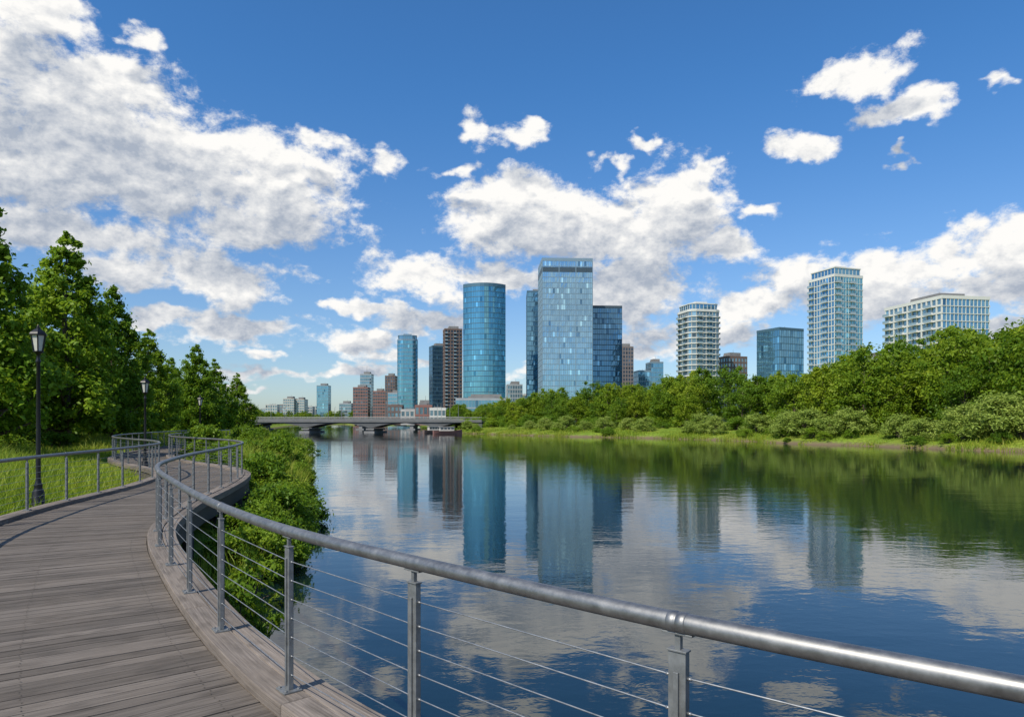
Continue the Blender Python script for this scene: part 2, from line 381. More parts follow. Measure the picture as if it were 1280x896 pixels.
def tree_mesh(name,H,R,kind,ncl,per,size,seed,leafm,th=.14):
    global rng; rng=np.random.default_rng(seed)
    z0=H*th
    t=rng.random(ncl*5)
    def env(t):
        if kind=='cone': return np.where(t<.12,.65+.35*t/.12,np.clip(1-(t-.12)/.88,0,1)**.78)+.02
        if kind=='oval': return np.sqrt(np.clip(1-((t-.42)/.6)**2,0,1))*.97+.03
    keep=rng.random(ncl*5)<env(t)**1.2+.08; t=t[keep][:ncl]; n=len(t)
    a=rng.random(n)*2*np.pi; lob=1+.17*np.sin(a*3+seed+t*4)+.17*np.sin(a*4+t*17+seed*2)
    cr_=R*(.175 if kind=='cone' else .26)*(.6+.8*rng.random(n))*np.clip(env(t)+.25,0,1.1)
    rr=np.sqrt(rng.random(n)*.8+.2)*np.clip(env(t)*R*lob-cr_*.5,0.02,None)
    C=np.stack([rr*np.cos(a),rr*np.sin(a),z0+t*(H-z0)*.97+rng.normal(size=n)*.1],1)
    if kind=='cone': C[:,2]+= (rr/R)*.25
    V,r=leaves(C,cr_,per,size)
    b=MB(); tr=.016*H+.04
    wob=[(rng.normal()*.05,rng.normal()*.05) for _ in range(7)]
    b.tube([(wob[i][0]*i*.4,wob[i][1]*i*.4,H*.88*i/6-.2*(i==0)) for i in range(7)],[tr*1.35,tr,tr*.85,tr*.65,tr*.45,tr*.28,tr*.08],8)
    idx=rng.choice(n,min(n,34),replace=False)
    for i in idx:
        c=C[i]; zb=max(z0*.8,c[2]-np.hypot(c[0],c[1])*(.5 if kind=='cone' else .9)); q=zb/H
        r0=tr*max(.12,.55*(1-q)); m=np.array([c[0]*.5,c[1]*.5,zb+(c[2]-zb)*.35])
        b.tube([(0,0,zb),tuple(m),tuple(c)],[r0,r0*.6,.012],5,cap=False)
    return quadmesh(name,b,V,r,[bark,leafm])
mp=[tree_mesh('maple_a',12,3.5,'cone',340,115,.235,1,leaf_maple,.10),tree_mesh('maple_b',12,3.2,'cone',320,115,.235,2,leaf_maple,.10),tree_mesh('maple_c',12,3.6,'cone',330,115,.245,3,leaf_maple,.10)]
T=[(-25.3,32,14.0,0,.97),(-29.4,45,15.0,1,1.04),(-29.6,50.5,12.4,2,.92),(-35.5,52,14.6,0,1.1),(-33,62,10.8,1,1.05),(-33.8,73,10.6,2,1.02),(-35.3,81,9.8,0,1.0),(-35.8,89,8.8,1,1.1),(-38,76,9.4,2,1.1),(-31.5,39,12.9,2,1.0),(-36,40,13,1,1.1),(-43,60,12,0,1.2),(-46,70,11,1,1.2),(-29,25,13,1,1.1),(-40,86,8,0,1.2),(-37,60,11,2,1.1)]
for i,(x,y,H,k,ws) in enumerate(T):
    inst('maple_tree',mp[k],(x,y,gz(x,y)-.05),i*1.9,(H/12*ws*.95,H/12*ws*.95,H/12))
bt=[tree_mesh('oak_%d'%i,12,(4.2,4.8,3.8,5.0,4.4)[i],'oval',(100,85,110,90,80)[i],95,.44,20+i,leaf_bank,.08) for i in range(5)]
tl=empty('background_tree_mass')
for i in range(34):
    x=-48-rng.random()*70; y=55+rng.random()*110
    if x>xL(y)-8: continue
    s=.7+.35*rng.random(); inst('tree',bt[i%5],(x,y,gz(x,y)-.1),rng.random()*6,(s,s,s),tl)
for i in range(14):
    y=98+i*11; x=float(xL(y))-9-rng.random()*10; s=.36+.2*rng.random(); inst('tree',bt[i%5],(x,y,gz(x,y)-.1),rng.random()*6,(s*1.1,s*1.1,s),tl)
belt=empty('riverside_tree_belt')
R_=np.random.default_rng(5)
def bank_pts(y0,y1,step):
    y=y0; out=[]
    while y<y1:
        x=float(xR(y)); x2=float(xR(y+2)); t=np.array([x2-x,2.]); L=np.linalg.norm(t); t/=L; out.append((x,y,t[1],-t[0])); y+=step*2/L
    return out
for row,(off,hm) in enumerate([(12,.72),(17,.92),(26,1.08),(37,1.18)]):
    for (x,y,nx,ny) in bank_pts(45,300,(7.8,6.4,6.5,8)[row]):
        o_=off+R_.uniform(-3,3)+float(np.interp(y,[100,150],[0,3])); X=x+nx*o_; Y=y+ny*o_
        Hh=np.interp(Y,[60,100,130,170,230,300],[14.4,14.6,12.6,11.0,8.4,7.6])*hm*R_.uniform(.7,1.12)
        s=Hh/12; w=s*R_.uniform(.9,1.2)
        if R_.random()<.05: continue
        inst('tree',bt[R_.integers(5)],(X,Y,gz(X,Y)-.15),R_.random()*6,(w,w,s),belt)
for row,off in enumerate((10,24)):
    for (x,y,nx,ny) in bank_pts(300,640,9):
        o_=off+R_.uniform(-4,4); X=x+nx*o_;Y=y+ny*o_; s=R_.uniform(.6,.9); inst('tree',bt[R_.integers(5)],(X,Y,gz(X,Y)-.1),R_.random()*6,(s,s,s),belt)
far=empty('distant_tree_line')
for i in range(110):
    X=-520+i*7.2+R_.uniform(-2,2); Y=775+R_.uniform(0,60)+max(0,-X-200)*.1; s=R_.uniform(.7,1.25); inst('tree',bt[i%5],(X,Y,2.7),R_.random()*6,(s*1.6,s*1.3,s),far)
for i in range(60):
    Y=270+i*8; X=float(xL(Y))-10-R_.uniform(0,14); s=R_.uniform(.5,.85); inst('tree',bt[i%5],(X,Y,gz(X,Y)-.1),R_.random()*6,(s*1.1,s*1.1,s),far)
def shrub_mesh(name,R,H,ncl,per,size,seed,lm,asp=.5,cscale=.3):
    global rng; rng=np.random.default_rng(seed)
    u=rng.random(ncl); a=rng.random(ncl)*6.283; ph=u*1.45
    rr=.45+.5*rng.random(ncl)**.5
    lob=1+.18*np.sin(a*3+seed)
    C=np.stack([R*rr*lob*np.cos(ph)*np.cos(a),R*rr*lob*np.cos(ph)*np.sin(a),H*.15+H*.8*rr*np.sin(ph)],1)
    V,r=leaves(C,R*cscale*(.7+.6*rng.random(ncl)),per,size,asp=asp)
    b=MB()
    for i in range(min(12,ncl)): b.tube([(0,0,-.1),tuple(C[i]*.55+np.array([0,0,.05*H])),tuple(C[i])],[.05*R*.5,.03*R*.5,.01],5,cap=False)
    return quadmesh(name,b,V,r,[bark,lm])
wl=[shrub_mesh('willow_%d'%i,2.6,4.2,60,130,.28,40+i,leaf_willow,.38,.27) for i in range(3)]
ws_=empty('willow_shrubs')
for (x,y,nx,ny) in bank_pts(62,215,4.6):
    far_=float(np.interp(y,[70,125,215],[1.25,1.05,.8]))
    if y>120 and R_.random()<.3: continue
    if R_.random()<.1: continue
    s=R_.uniform(.6,1.35)*far_*(1 if y<130 else .8); o_=.6+s*2.1+R_.uniform(0,2.2)+(2 if y>135 else 0)
    X=x+nx*o_; Y=y+ny*o_
    inst('willow_shrub',wl[R_.integers(3)],(X,Y,gz(X,Y)-.2),R_.random()*6,(s*1.1,s*1.1,s*R_.uniform(.8,1.02)),ws_)
sh=[shrub_mesh('shrub_%d'%i,1.0,1.1+.2*i,42,130,.12,60+i,leaf_shrub,.45) for i in range(3)]
for (x,y,nx,ny) in bank_pts(55,290,3.4):
    o_=9+R_.uniform(-2,4)+float(np.interp(y,[110,150],[0,3])); X=x+nx*o_;Y=y+ny*o_; s=R_.uniform(1.2,2.6); inst('understorey_shrub',sh[R_.integers(3)],(X,Y,gz(X,Y)-.1),R_.random()*6,(s*1.2,s*1.2,s),belt)
    if R_.random()<(.9 if y<125 else .35):
        o_=R_.uniform(.2,5); X=x+nx*o_;Y=y+ny*o_; s=R_.uniform(.4,1.4); inst('shore_shrub',sh[R_.integers(3)],(X,Y,gz(X,Y)-.1),R_.random()*6,(s*1.3,s*1.3,s),belt)
rs=empty('riverbank_shrubs')
for i in range(115):
    y=14+R_.random()**1.4*75
    s_=float(np.interp(y,crs[:,1],np.arange(len(crs))*STEP)) if y<60 else None
    xr=at(s_,-1.0)[0][0] if s_ else float(xL(y))-7
    xl=float(xL(y))
    if xl-xr<.3: continue
    x=xr+(xl-.1-xr)*R_.random(); s=R_.uniform(.35,1.35)*(1 if y>24 else .72)
    inst('shrub',sh[i%3],(x,y,gz(x,y)-.12),R_.random()*6,(s*1.0,s*1.0,s*R_.uniform(.8,1.3)),rs)
for i in range(120):
    y=34+R_.random()*70; x=-27-R_.random()*24-(y-34)*.12; s=R_.uniform(.8,1.6); inst('shrub',sh[i%3],(x,y,gz(x,y)-.15),R_.random()*6,(s*1.3,s*1.3,s*.8),rs)
lp=shrub_mesh('leafy_plant',.55,1.1,16,26,.17,90,leaf_shrub,.28,.35)
inst('leafy_plant',lp,(-3.95,9.7,.0),.3,(1,1,1)); inst('leafy_plant',lp,(-4.3,10.6,.05),2.3,(1,1,.9)); inst('leafy_plant',lp,(-4.6,12.0,.05),4,(1,1,.8))
# ------------------------------------------------------------------ grass
def grass(name,X,Y,Z,hgt,wid,mat):
    n=len(X); a=R_.random(n)*6.283; ln=R_.normal(size=(n,2))*.22
    P=np.stack([X,Y,Z],1); w=np.stack([np.cos(a),np.sin(a),np.zeros(n)],1)*wid[:,None]*.5
    up=np.stack([ln[:,0]*hgt,ln[:,1]*hgt,hgt],1)
    V=np.stack([P-w,P+w,P+w*.7+up*.55,P-w*.7+up*.55],1); V2=np.stack([P-w*.7+up*.55,P+w*.7+up*.55,P+up*np.array([1.5,1.5,1])+w*.05,P+up*np.array([1.5,1.5,1])-w*.05],1)
    r=np.clip(R_.normal(.5,.22,n)+.2*np.sin(X*.7)*np.sin(Y*.5),0,1)
    me=quadmesh(name,None,np.concatenate([V,V2]),np.concatenate([r,np.clip(r+.08,0,1)]),[mat]); o=bpy.data.objects.new(name,me); COL.objects.link(o)
n=190000
Y=3+R_.random(n)**1.5*75; X=xL(Y)-R_.random(n)**1.2*(26+Y*.25)
from mathutils.kdtree import KDTree
mid=crs+nor*np.array([width(i*STEP)/2 for i in range(len(crs))])[:,None]
kd=KDTree(len(mid[::6]))
for i,p in enumerate(mid[::6]): kd.insert((p[0],p[1],0),i)
kd.balance()
dist=np.array([kd.find((x,y,0))[2] for x,y in zip(X,Y)])
k=dist>1.85; X=X[k];Y=Y[k]; dist=dist[k]
Z=np.array([gz(x,y) for x,y in zip(X,Y)])-.03; k=Z>-.04; X,Y,Z,dist=X[k],Y[k],Z[k],dist[k]
hg=(.30+.45*R_.random(len(X)))*(.7+.6*np.sin(X*.5+Y*.33)**2)*np.clip(dist/3.2,.55,1.15)
hg=np.where((X>xL(Y)-5),hg*1.4,hg); hg=np.where(dist<2.6,np.minimum(hg,.5),hg)
grass('tall_grass',X,Y,Z,hg,.012+Y*.0009,grass_mat)
pts=bank_pts(45,290,.022*4); q=np.array(pts); q=q[R_.integers(0,len(q),38000)]
of=R_.random(len(q))**2.0*9; X=q[:,0]+q[:,2]*of; Y=q[:,1]+q[:,3]*of; Z=np.array([gz(x,y) for x,y in zip(X,Y)]); Z=np.where(Z<0,-.02,Z)-.03
pat=np.sin(X*.31+1)*np.sin(Y*.23)+.5*np.sin(Y*1.1+X*.4)
kk=pat>-.45; X,Y,Z,pat=X[kk],Y[kk],Z[kk],pat[kk]
grass('shore_reeds',X,Y,Z,(.12+.4*R_.random(len(X)))*np.where(pat>.2,1.5,.6),np.full(len(X),.09),grass_mat)
# ------------------------------------------------------------------ buildings
def offset_poly(P,d):
    n=len(P); out=[]
    for i in range(n):
        a=Vector(P[i-1]);b=Vector(P[i]);c=Vector(P[(i+1)%n])
        e1=(b-a).normalized(); e2=(c-b).normalized(); n1=Vector((e1.y,-e1.x)); n2=Vector((e2.y,-e2.x))
        m=(n1+n2).normalized(); out.append(b+m*d/max(.3,m.dot(n1)))
    return out
def rect(w,d): return [(-w/2,-d/2),(w/2,-d/2),(w/2,d/2),(-w/2,d/2)]
def rrect(w,d,r,n=5):
    out=[]
    for cx,cy,a0 in ((w/2-r,-d/2+r,-90),(w/2-r,d/2-r,0),(-w/2+r,d/2-r,90),(-w/2+r,-d/2+r,180)):
        for k in range(n+1):
            a=math.radians(a0+90*k/n); out.append((cx+r*math.cos(a),cy+r*math.sin(a)))
    return out
def lens(w,d,n=10):
    out=[]
    for k in range(n+1):
        t=-1+2*k/n; out.append((w/2*t,-d/2+ (t*t)*d*.28))
    out+= [(w/2,d/2),(-w/2,d/2)]
    return out
balcglass=glassmat('balcony_glass',(.35,.45,.5),(.2,.28,.32),.3,.15)
def building(name,x,y,foot,H,yaw=0,fh=3.6,bay=1.6,glass=None,frame=None,wall=None,slab_h=.35,slab_out=.12,mull_w=.12,mull_out=.08,pier_every=0,pier_w=.6,edge=None,roof='box',balc=None,parapet=1.4,z0=1.5,mechf=()):
    par=empty(name,(x,y,z0),math.radians(yaw)); nfl=max(2,int(H/fh)); fh=(H)/nfl
    G=MB();S=MB();Mu=MB();B=MB(); n=len(foot); rl=random.Random(len(name)*31+int(x*7))
    edge=edge or {}
    def est(i):
        d=dict(slab_h=slab_h,slab_out=slab_out,mull_w=mull_w,mull_out=mull_out,bay=bay,glass=0); d.update(edge.get(i,{})); return d
    OP={}
    for i in range(n):
        o=est(i)['slab_out']
        if o not in OP: OP[o]=offset_poly(foot,o)
    for i in range(n):
        st=est(i); a=Vector(foot[i]); b=Vector(foot[(i+1)%n]); L=(b-a).length; t=(b-a)/L; nr=Vector((t.y,-t.x))
        nb=max(1,round(L/st['bay'])); bw_=L/nb
        oa=OP[st['slab_out']][i]; ob=OP[st['slab_out']][(i+1)%n]
        for f in range(nfl+1):
            zb=f*fh; hh=st['slab_h'] if f<nfl else parapet
            if f in mechf: hh=fh*.9
            zt=zb+hh
            S.face([(oa.x,oa.y,zb),(ob.x,ob.y,zb),(ob.x,ob.y,zt),(oa.x,oa.y,zt)],1 if f in mechf else 0,rl.random())
            S.face([(a.x,a.y,zb),(b.x,b.y,zb),(ob.x,ob.y,zb),(oa.x,oa.y,zb)])
            S.face([(oa.x,oa.y,zt),(ob.x,ob.y,zt),(b.x,b.y,zt),(a.x,a.y,zt)])
        S.face([(b.x,b.y,H),(a.x,a.y,H),(a.x,a.y,H+parapet),(b.x,b.y,H+parapet)],0)
        for f in range(nfl):
            fr=rl.random()
            for k in range(nb):
                p=a+t*bw_*k; q=a+t*bw_*(k+1)
                j=[rl.uniform(-.035,.0) for _ in range(4)]; z_a=f*fh; z_b=(f+1)*fh
                r=rl.random(); r=.28+.32*r+.22*fr if rl.random()>.09 else (rl.random()*.2 if rl.random()<.6 else 1)
                G.face([(p.x+nr.x*j[0],p.y+nr.y*j[0],z_a),(q.x+nr.x*j[1],q.y+nr.y*j[1],z_a),(q.x+nr.x*j[2],q.y+nr.y*j[2],z_b),(p.x+nr.x*j[3],p.y+nr.y*j[3],z_b)],st['glass'],r)
        for k in range(nb+1):
            c=a+t*bw_*k; w=st['mull_w']; o=st['mull_out']
            if pier_every and k%pier_every==0: w=pier_w; o=o+.05
            p0=c-t*w/2; p1=c+t*w/2
            if k==0: p0=a; p1=a+t*w/2
            if k==nb: p1=b; p0=b-t*w/2
            f0=p0+nr*o; f1=p1+nr*o; zt=H
            Mu.face([(f0.x,f0.y,0),(f1.x,f1.y,0),(f1.x,f1.y,zt),(f0.x,f0.y,zt)],0)
            Mu.face([(p0.x,p0.y,0),(f0.x,f0.y,0),(f0.x,f0.y,zt),(p0.x,p0.y,zt)],0)
            Mu.face([(f1.x,f1.y,0),(p1.x,p1.y,0),(p1.x,p1.y,zt),(f1.x,f1.y,zt)],0)
        if balc and i in balc['edges']:
            for f in range(1,nfl):
                for k in range(balc.get('start',0),nb-1,balc['step']):
                    c=a+t*bw_*(k+balc.get('w',1)/2)+nr*(balc['d']/2+st['slab_out']+.01); w=bw_*balc.get('w',1)
                    B.box((c.x,c.y,f*fh+.1),(w/2,balc['d']/2,.1),(t.x,t.y),0)
                    c2=c+nr*(balc['d']/2-.04); B.box((c2.x,c2.y,f*fh+.72),(w/2,.03,.5),(t.x,t.y),1)
    G.face([(p[0],p[1],H+.05) for p in foot],0,0.1)
    G.obj('window_glass',[glass] if not isinstance(glass,list) else glass,par)
    w0=frame if wall is None else wall
    S.obj('floor_bands_and_parapet',[w0,f_dk],par); Mu.obj('mullions',[frame],par)
    if B.v: B.obj('balconies',[w0,balcglass],par)
    xs=[p[0] for p in foot]; ys_=[p[1] for p in foot]; w=max(xs)-min(xs); d=max(ys_)-min(ys_)
    Rf=MB(); Rf.face([(p[0],p[1],H+.4) for p in foot],0)
    if roof in('box','mast'):
        Rf.box((w*.05,0,H+2.2),(w*.28,d*.25,1.8)); Rf.box((-w*.2,d*.1,H+1.6),(w*.08,d*.12,1.2))
        Rf.box((w*.25,-d*.2,H+1.3),(w*.05,d*.05,.9)); Rf.tube([(w*.1,0,H+4),(w*.1,0,H+6.5)],[.12,.05],5)
    if roof=='flat':
        Rf.box((0,0,H+parapet*.4+.4),(w*.25,d*.25,parapet*.6)); 
        for k in range(3): Rf.tube([(w*(-.2+.2*k),0,H+1),(w*(-.2+.2*k),0,H+parapet+1.2+k*.5)],.1,5)
    if roof=='crown':
        c1=offset_poly(foot,-.9); zz=H+parapet
        for i in range(len(c1)):
            p=c1[i];q=c1[(i+1)%len(c1)]; Rf.face([(p.x,p.y,H),(q.x,q.y,H),(q.x,q.y,zz+3.2),(p.x,p.y,zz+3.2)],1)
            dd=(q-p).length; m=max(1,int(dd/2.2)); t=(q-p)/dd
            for k in range(m): c=p+t*dd*(k/m); Rf.box((c.x,c.y,zz+1.3),(.14,.14,1.9),(t.x,t.y),2)
        for o_,za,zb in ((-.5,zz+3.2,zz+3.75),):
            o1=offset_poly(foot,o_)
            Rf.face([(p.x,p.y,zb) for p in o1],2); Rf.face([(p.x,p.y,za) for p in o1],2)
            for i in range(len(o1)):
                p=o1[i];q=o1[(i+1)%len(o1)]; Rf.face([(p.x,p.y,za),(q.x,q.y,za),(q.x,q.y,zb),(p.x,p.y,zb)],2)
        Rf.box((0,0,zz+4.6),(w*.2,d*.2,.85),mat=2)
    if roof=='mast': Rf.tube([(0,0,H+3),(0,0,H+12)],[.3,.06],6)
    Rf.obj('roof_plant',[M_conc,g_mid,w0],par)
    return par
g_sky=glassmat('glass_sky_blue',(.36,.58,.72),(.11,.24,.37),.8)
g_teal=glassmat('glass_teal_blue',(.18,.44,.54),(.05,.20,.30),.8)
g_deep=glassmat('glass_deep_blue',(.12,.27,.42),(.03,.09,.18),.8)
g_mid=glassmat('glass_mid_blue',(.20,.42,.56),(.06,.17,.27),.8)
g_dark=glassmat('glass_dark',(.10,.13,.17),(.02,.03,.04),.5,.12)
g_win=glassmat('window_grey_blue',(.22,.36,.44),(.06,.10,.13),.6,.1)
f_lt=paint('aluminium_light',(.22,.31,.38),.45,.4,.08); f_bl=paint('frame_blue_grey',(.08,.16,.22),.45,.4,.1); f_dk=paint('frame_dark',(.05,.08,.11),.5,.2,.1)
w_white=paint('white_render',(.58,.58,.55),.8,0,.06,.3); w_cream=paint('cream_render',(.44,.42,.38),.8,0,.08,.3); w_pale=paint('pale_grey_render',(.42,.42,.40),.8,0,.08,.3)
w_brown=paint('brown_brick',(.15,.105,.09),.85,0,.15,.3); w_red=paint('red_brick',(.24,.12,.10),.85,0,.15,.3); w_grey=paint('grey_cladding',(.30,.33,.36),.7,0,.1,.3); w_gb=paint('grey_brown_cladding',(.20,.17,.165),.8,0,.1,.3)
building('glass_skyscraper',37,480,rect(34.5,30),111,3,3.7,1.45,g_sky,f_lt,slab_h=.42,mull_w=.14,mull_out=.12,pier_every=8,pier_w=.5,parapet=2.2,roof='flat',mechf=(28,))
building('curved_glass_skyscraper',-20.2,500,lens(30.5,26),98.5,2,3.7,1.4,g_teal,f_bl,slab_h=.5,mull_w=.14,parapet=2.5,roof='flat')
building('slab_glass_skyscraper',21,560,rect(18,30),105,0,3.8,1.6,g_mid,f_bl,slab_h=.5,roof='box')
building('dark_glass_skyscraper',67.5,520,rect(27,26),86,4,3.8,1.7,g_deep,f_dk,slab_h=.5,roof='flat',parapet=2)
building('rounded_glass_tower',-99.5,650,rrect(19,19,5),78,10,3.7,1.6,g_teal,f_lt,slab_h=.6,roof='crown')
building('blue_office_tower',-70.5,650,rect(14,14),72,20,3.7,1.8,g_deep,f_bl,slab_h=.6,roof='box')
building('brown_apartment_tower',-54,620,rect(15.5,14),84,12,3.2,2.6,g_dark,w_brown,w_brown,slab_h=1.0,slab_out=.3,mull_w=.8,mull_out=.2,balc=dict(edges=(0,),step=3,d=1.1),roof='box')
building('grey_brown_tower',99,600,rect(12,12),66,8,3.3,2.6,g_dark,w_gb,w_gb,slab_h=1.0,mull_w=.8,mull_out=.15,roof='box')
building('stepped_glass_block',107,560,rect(11,14),42,6,3.6,1.8,g_mid,f_lt,slab_h=.5,roof='flat'); building('stepped_glass_block',117,561,rect(10,15),49,6,3.6,1.8,g_mid,f_lt,slab_h=.5,roof='box')
building('white_apartment_tower',114.5,420,rrect(20,19,3.5,2),68,14,3.15,2.3,g_win,w_pale,w_white,slab_h=.7,slab_out=.5,mull_w=.4,mull_out=.2,balc=dict(edges=(2,8,5,11),step=3,d=1.2,w=1.6),roof='crown')
building('brown_apartment_block',144.5,450,rect(15,13),43,20,3.2,2.6,g_win,w_brown,w_brown,slab_h=1.1,mull_w=.9,mull_out=.15,roof='box')
building('cream_apartment_block',131,470,rect(10,12),38,10,3.2,2.6,g_win,w_cream,w_cream,slab_h=1.1,mull_w=.9,mull_out=.15,roof='box')
building('blue_glass_office_block',157,400,rect(18.5,17.5),54,24,3.8,1.7,g_mid,f_bl,slab_h=.35,roof='flat',parapet=1.6)
building('glass_and_white_high_rise',170.5,360,rect(18,18),76,18,3.15,1.9,[g_mid,g_teal],w_white,w_white,slab_h=.4,slab_out=.22,mull_w=.32,mull_out=.18,edge={0:dict(glass=1,mull_w=.1,bay=1.8,slab_h=.22)},balc=dict(edges=(3,0),step=5,d=1.1,w=2),roof='crown')
building('wide_white_apartment_building',187,302,rect(22.5,33),53,10,3.1,2.7,[g_win,g_mid],w_white,w_white,slab_h=.8,slab_out=.35,mull_w=.7,mull_out=.3,edge={0:dict(glass=1,mull_w=.16,slab_h=.28,bay=1.8)},balc=dict(edges=(3,),step=3,d=1.3,w=1.5),roof='box')
building('grey_low_rise',187,352,rect(12,12),33,10,3.3,2.4,g_win,w_grey,w_grey,slab_h=.9,mull_w=.6,roof='box')
building('grey_low_rise',2,600,rect(13,14),33,5,3.4,2.2,g_win,w_grey,w_grey,slab_h=.9,mull_w=.5,roof='box')
building('grey_low_rise',14,640,rect(12,14),26,5,3.4,2.2,g_win,w_cream,w_cream,slab_h=.9,mull_w=.5,roof='flat')
building('grey_apartment_block',-292,900,rect(14,16),31,0,3.3,3,g_win,w_grey,w_cream,slab_h=1.3,mull_w=1,roof='box'); building('grey_apartment_block',-279,905,rect(12,16),30,0,3.3,3,g_win,w_grey,w_cream,slab_h=1.3,mull_w=1,roof='box')
building('slim_blue_tower',-248,900,rect(15,14),48,0,3.6,2,g_mid,f_lt,slab_h=.6,roof='box')
building('brick_tower',-165,750,rect(16,14),38,0,3.3,2.8,g_dark,w_brown,w_red,slab_h=1.2,mull_w=1.,roof='box')
building('grey_glass_tower',-170,800,rect(13,13),56,0,3.6,2.2,g_win,w_grey,w_grey,slab_h=.8,roof='mast')
building('brick_tower',-145,750,rect(13,13),34,0,3.3,2.8,g_dark,w_brown,w_red,slab_h=1.2,mull_w=1.,roof='box')
building('brown_apartment_tower',-131,740,rect(11,12),50,0,3.3,2.6,g_dark,w_brown,w_brown,slab_h=1.1,mull_w=.9,roof='box')
building('grey_glass_tower',-194,800,rect(14,12),22,0,3.4,2.4,g_win,w_grey,w_grey,slab_h=.9,roof='box')
building('grey_glass_tower',-181,820,rect(9,12),32,0,3.4,2.4,g_win,w_cream,w_cream,slab_h=.9,roof='box')
building('glass_podium_block',-118,700,rect(16,14),30,0,3.4,2.2,g_mid,w_grey,w_grey,slab_h=.8,roof='box')
building('riverside_pavilion',-38,350,rect(8,10),7.5,5,3.5,2.2,g_win,w_pale,w_white,slab_h=1.1,mull_w=.7,roof='flat')
building('riverside_pavilion',-48,372,rect(9,10),9.5,5,3.5,2.2,g_win,w_red,w_red,slab_h=1.1,mull_w=.7,roof='box')
building('riverside_pavilion',-58,390,rect(10,12),7.5,5,3.5,2.4,g_win,w_cream,w_pale,slab_h=1.2,mull_w=.8,roof='flat')
building('riverside_pavilion',-70,410,rect(9,12),10.5,5,3.5,2.4,g_win,w_brown,w_brown,slab_h=1.2,mull_w=.8,roof='flat')
building('glass_podium_block',-18,430,rect(34,16),15,2,3.8,2.0,g_mid,w_grey,w_grey,slab_h=.7,roof='box')
building('glass_podium_block',26,410,rect(26,14),14,2,3.8,2.0,g_win,w_pale,w_pale,slab_h=.8,roof='flat')
for i in range(34):
    X=-440+i*10.5+R_.uniform(-5,5)
    building('distant_low_rise',X,930+R_.uniform(0,70),rect(R_.uniform(8,17),12),R_.uniform(11,25),0,3.6,3.5,g_win,[w_grey,w_cream,w_red,w_brown,w_pale,w_gb][R_.integers(6)],slab_h=1.3,mull_w=1,roof='flat')
# ------------------------------------------------------------------ bridge
def bridge(name,A,B,ztop,W,piers,dmin,dmax):
    par=empty(name); A=Vector(A);B=Vector(B); L=(B-A).length; t=(B-A)/L; n=Vector((-t.y,t.x)); N=96
    D=MB()
    def P(u,o,z): p=A+t*u*L+n*o; return (p.x,p.y,z)
    D.hexa([P(0,-W/2,ztop-.35),P(1,-W/2,ztop-.35),P(1,W/2,ztop-.35),P(0,W/2,ztop-.35),P(0,-W/2,ztop),P(1,-W/2,ztop),P(1,W/2,ztop),P(0,W/2,ztop)])
    for sd in (-1,1):
        D.hexa([P(0,sd*W/2-.15,ztop+.003),P(1,sd*W/2-.15,ztop+.003),P(1,sd*W/2+.15,ztop+.003),P(0,sd*W/2+.15,ztop+.003),P(0,sd*W/2-.15,ztop+.3),P(1,sd*W/2-.15,ztop+.3),P(1,sd*W/2+.15,ztop+.3),P(0,sd*W/2+.15,ztop+.3)])
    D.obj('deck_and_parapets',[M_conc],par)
    Gd=MB(); gp=[0]+piers+[1]
    def depth(u):
        for a,b in zip(gp[:-1],gp[1:]):
            if a<=u<=b: v=(u-a)/(b-a); return dmin+(dmax-dmin)*(2*abs(v-.5))**2.2
        return dmin
    for k in range(N):
        u0=k/N;u1=(k+1)/N
        for o in (-W/2+.6,-W/6,W/6,W/2-.6):
            za=ztop-.355-depth(u0); zb=ztop-.355-depth(u1); zt=ztop-.355
            Gd.hexa([P(u0,o-.25,za),P(u1,o-.25,zb),P(u1,o+.25,zb),P(u0,o+.25,za),P(u0,o-.25,zt),P(u1,o-.25,zt),P(u1,o+.25,zt),P(u0,o+.25,zt)],skip=(3,5))
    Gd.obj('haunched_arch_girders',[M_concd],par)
    Pm=MB()
    for u in piers:
        c=A+t*u*L; zt=ztop-.36-dmax
        Pm.box((c.x,c.y,zt-.2),(1.3,W/2,.2),t)
        Pm.box((c.x,c.y,(zt-.4-2)/2),(.75,W/2-.4,(zt-.4+2)/2),t)
        Pm.box((c.x,c.y,.05),(1.7,W/2+.6,.35),t)
    Pm.obj('piers',[M_conc],par)
    Rl=MB()
    for sd in (-1,1):
        p0=P(0,sd*W/2,ztop+1.05);p1=P(1,sd*W/2,ztop+1.05); Rl.tube([p0,p1],.05,6)
        for k in range(int(L/2.2)):
            q=P(k*2.2/L,sd*W/2,0); Rl.box((q[0],q[1],ztop+.67),(.04,.04,.36),t)
        for k in range(5):
            q=P((k+.5)/5,sd*W/2,0); Rl.tube([(q[0],q[1],ztop+.3),(q[0],q[1],ztop+5),(q[0]-n.x*sd*1.2,q[1]-n.y*sd*1.2,ztop+5.4)],[.09,.06,.05],6)
    Rl.obj('handrails_and_lamp_posts',[M_post],par)
    for o in par.children: fixnormals(o)
bridge('concrete_bridge',(-104,226),(-8,206),3.5,9,[.20,.42,.64,.86],.25,1.9)
bridge('concrete_bridge',(-130,300),(-20,290),4.3,9,[.2,.4,.6,.8],.4,1.8)
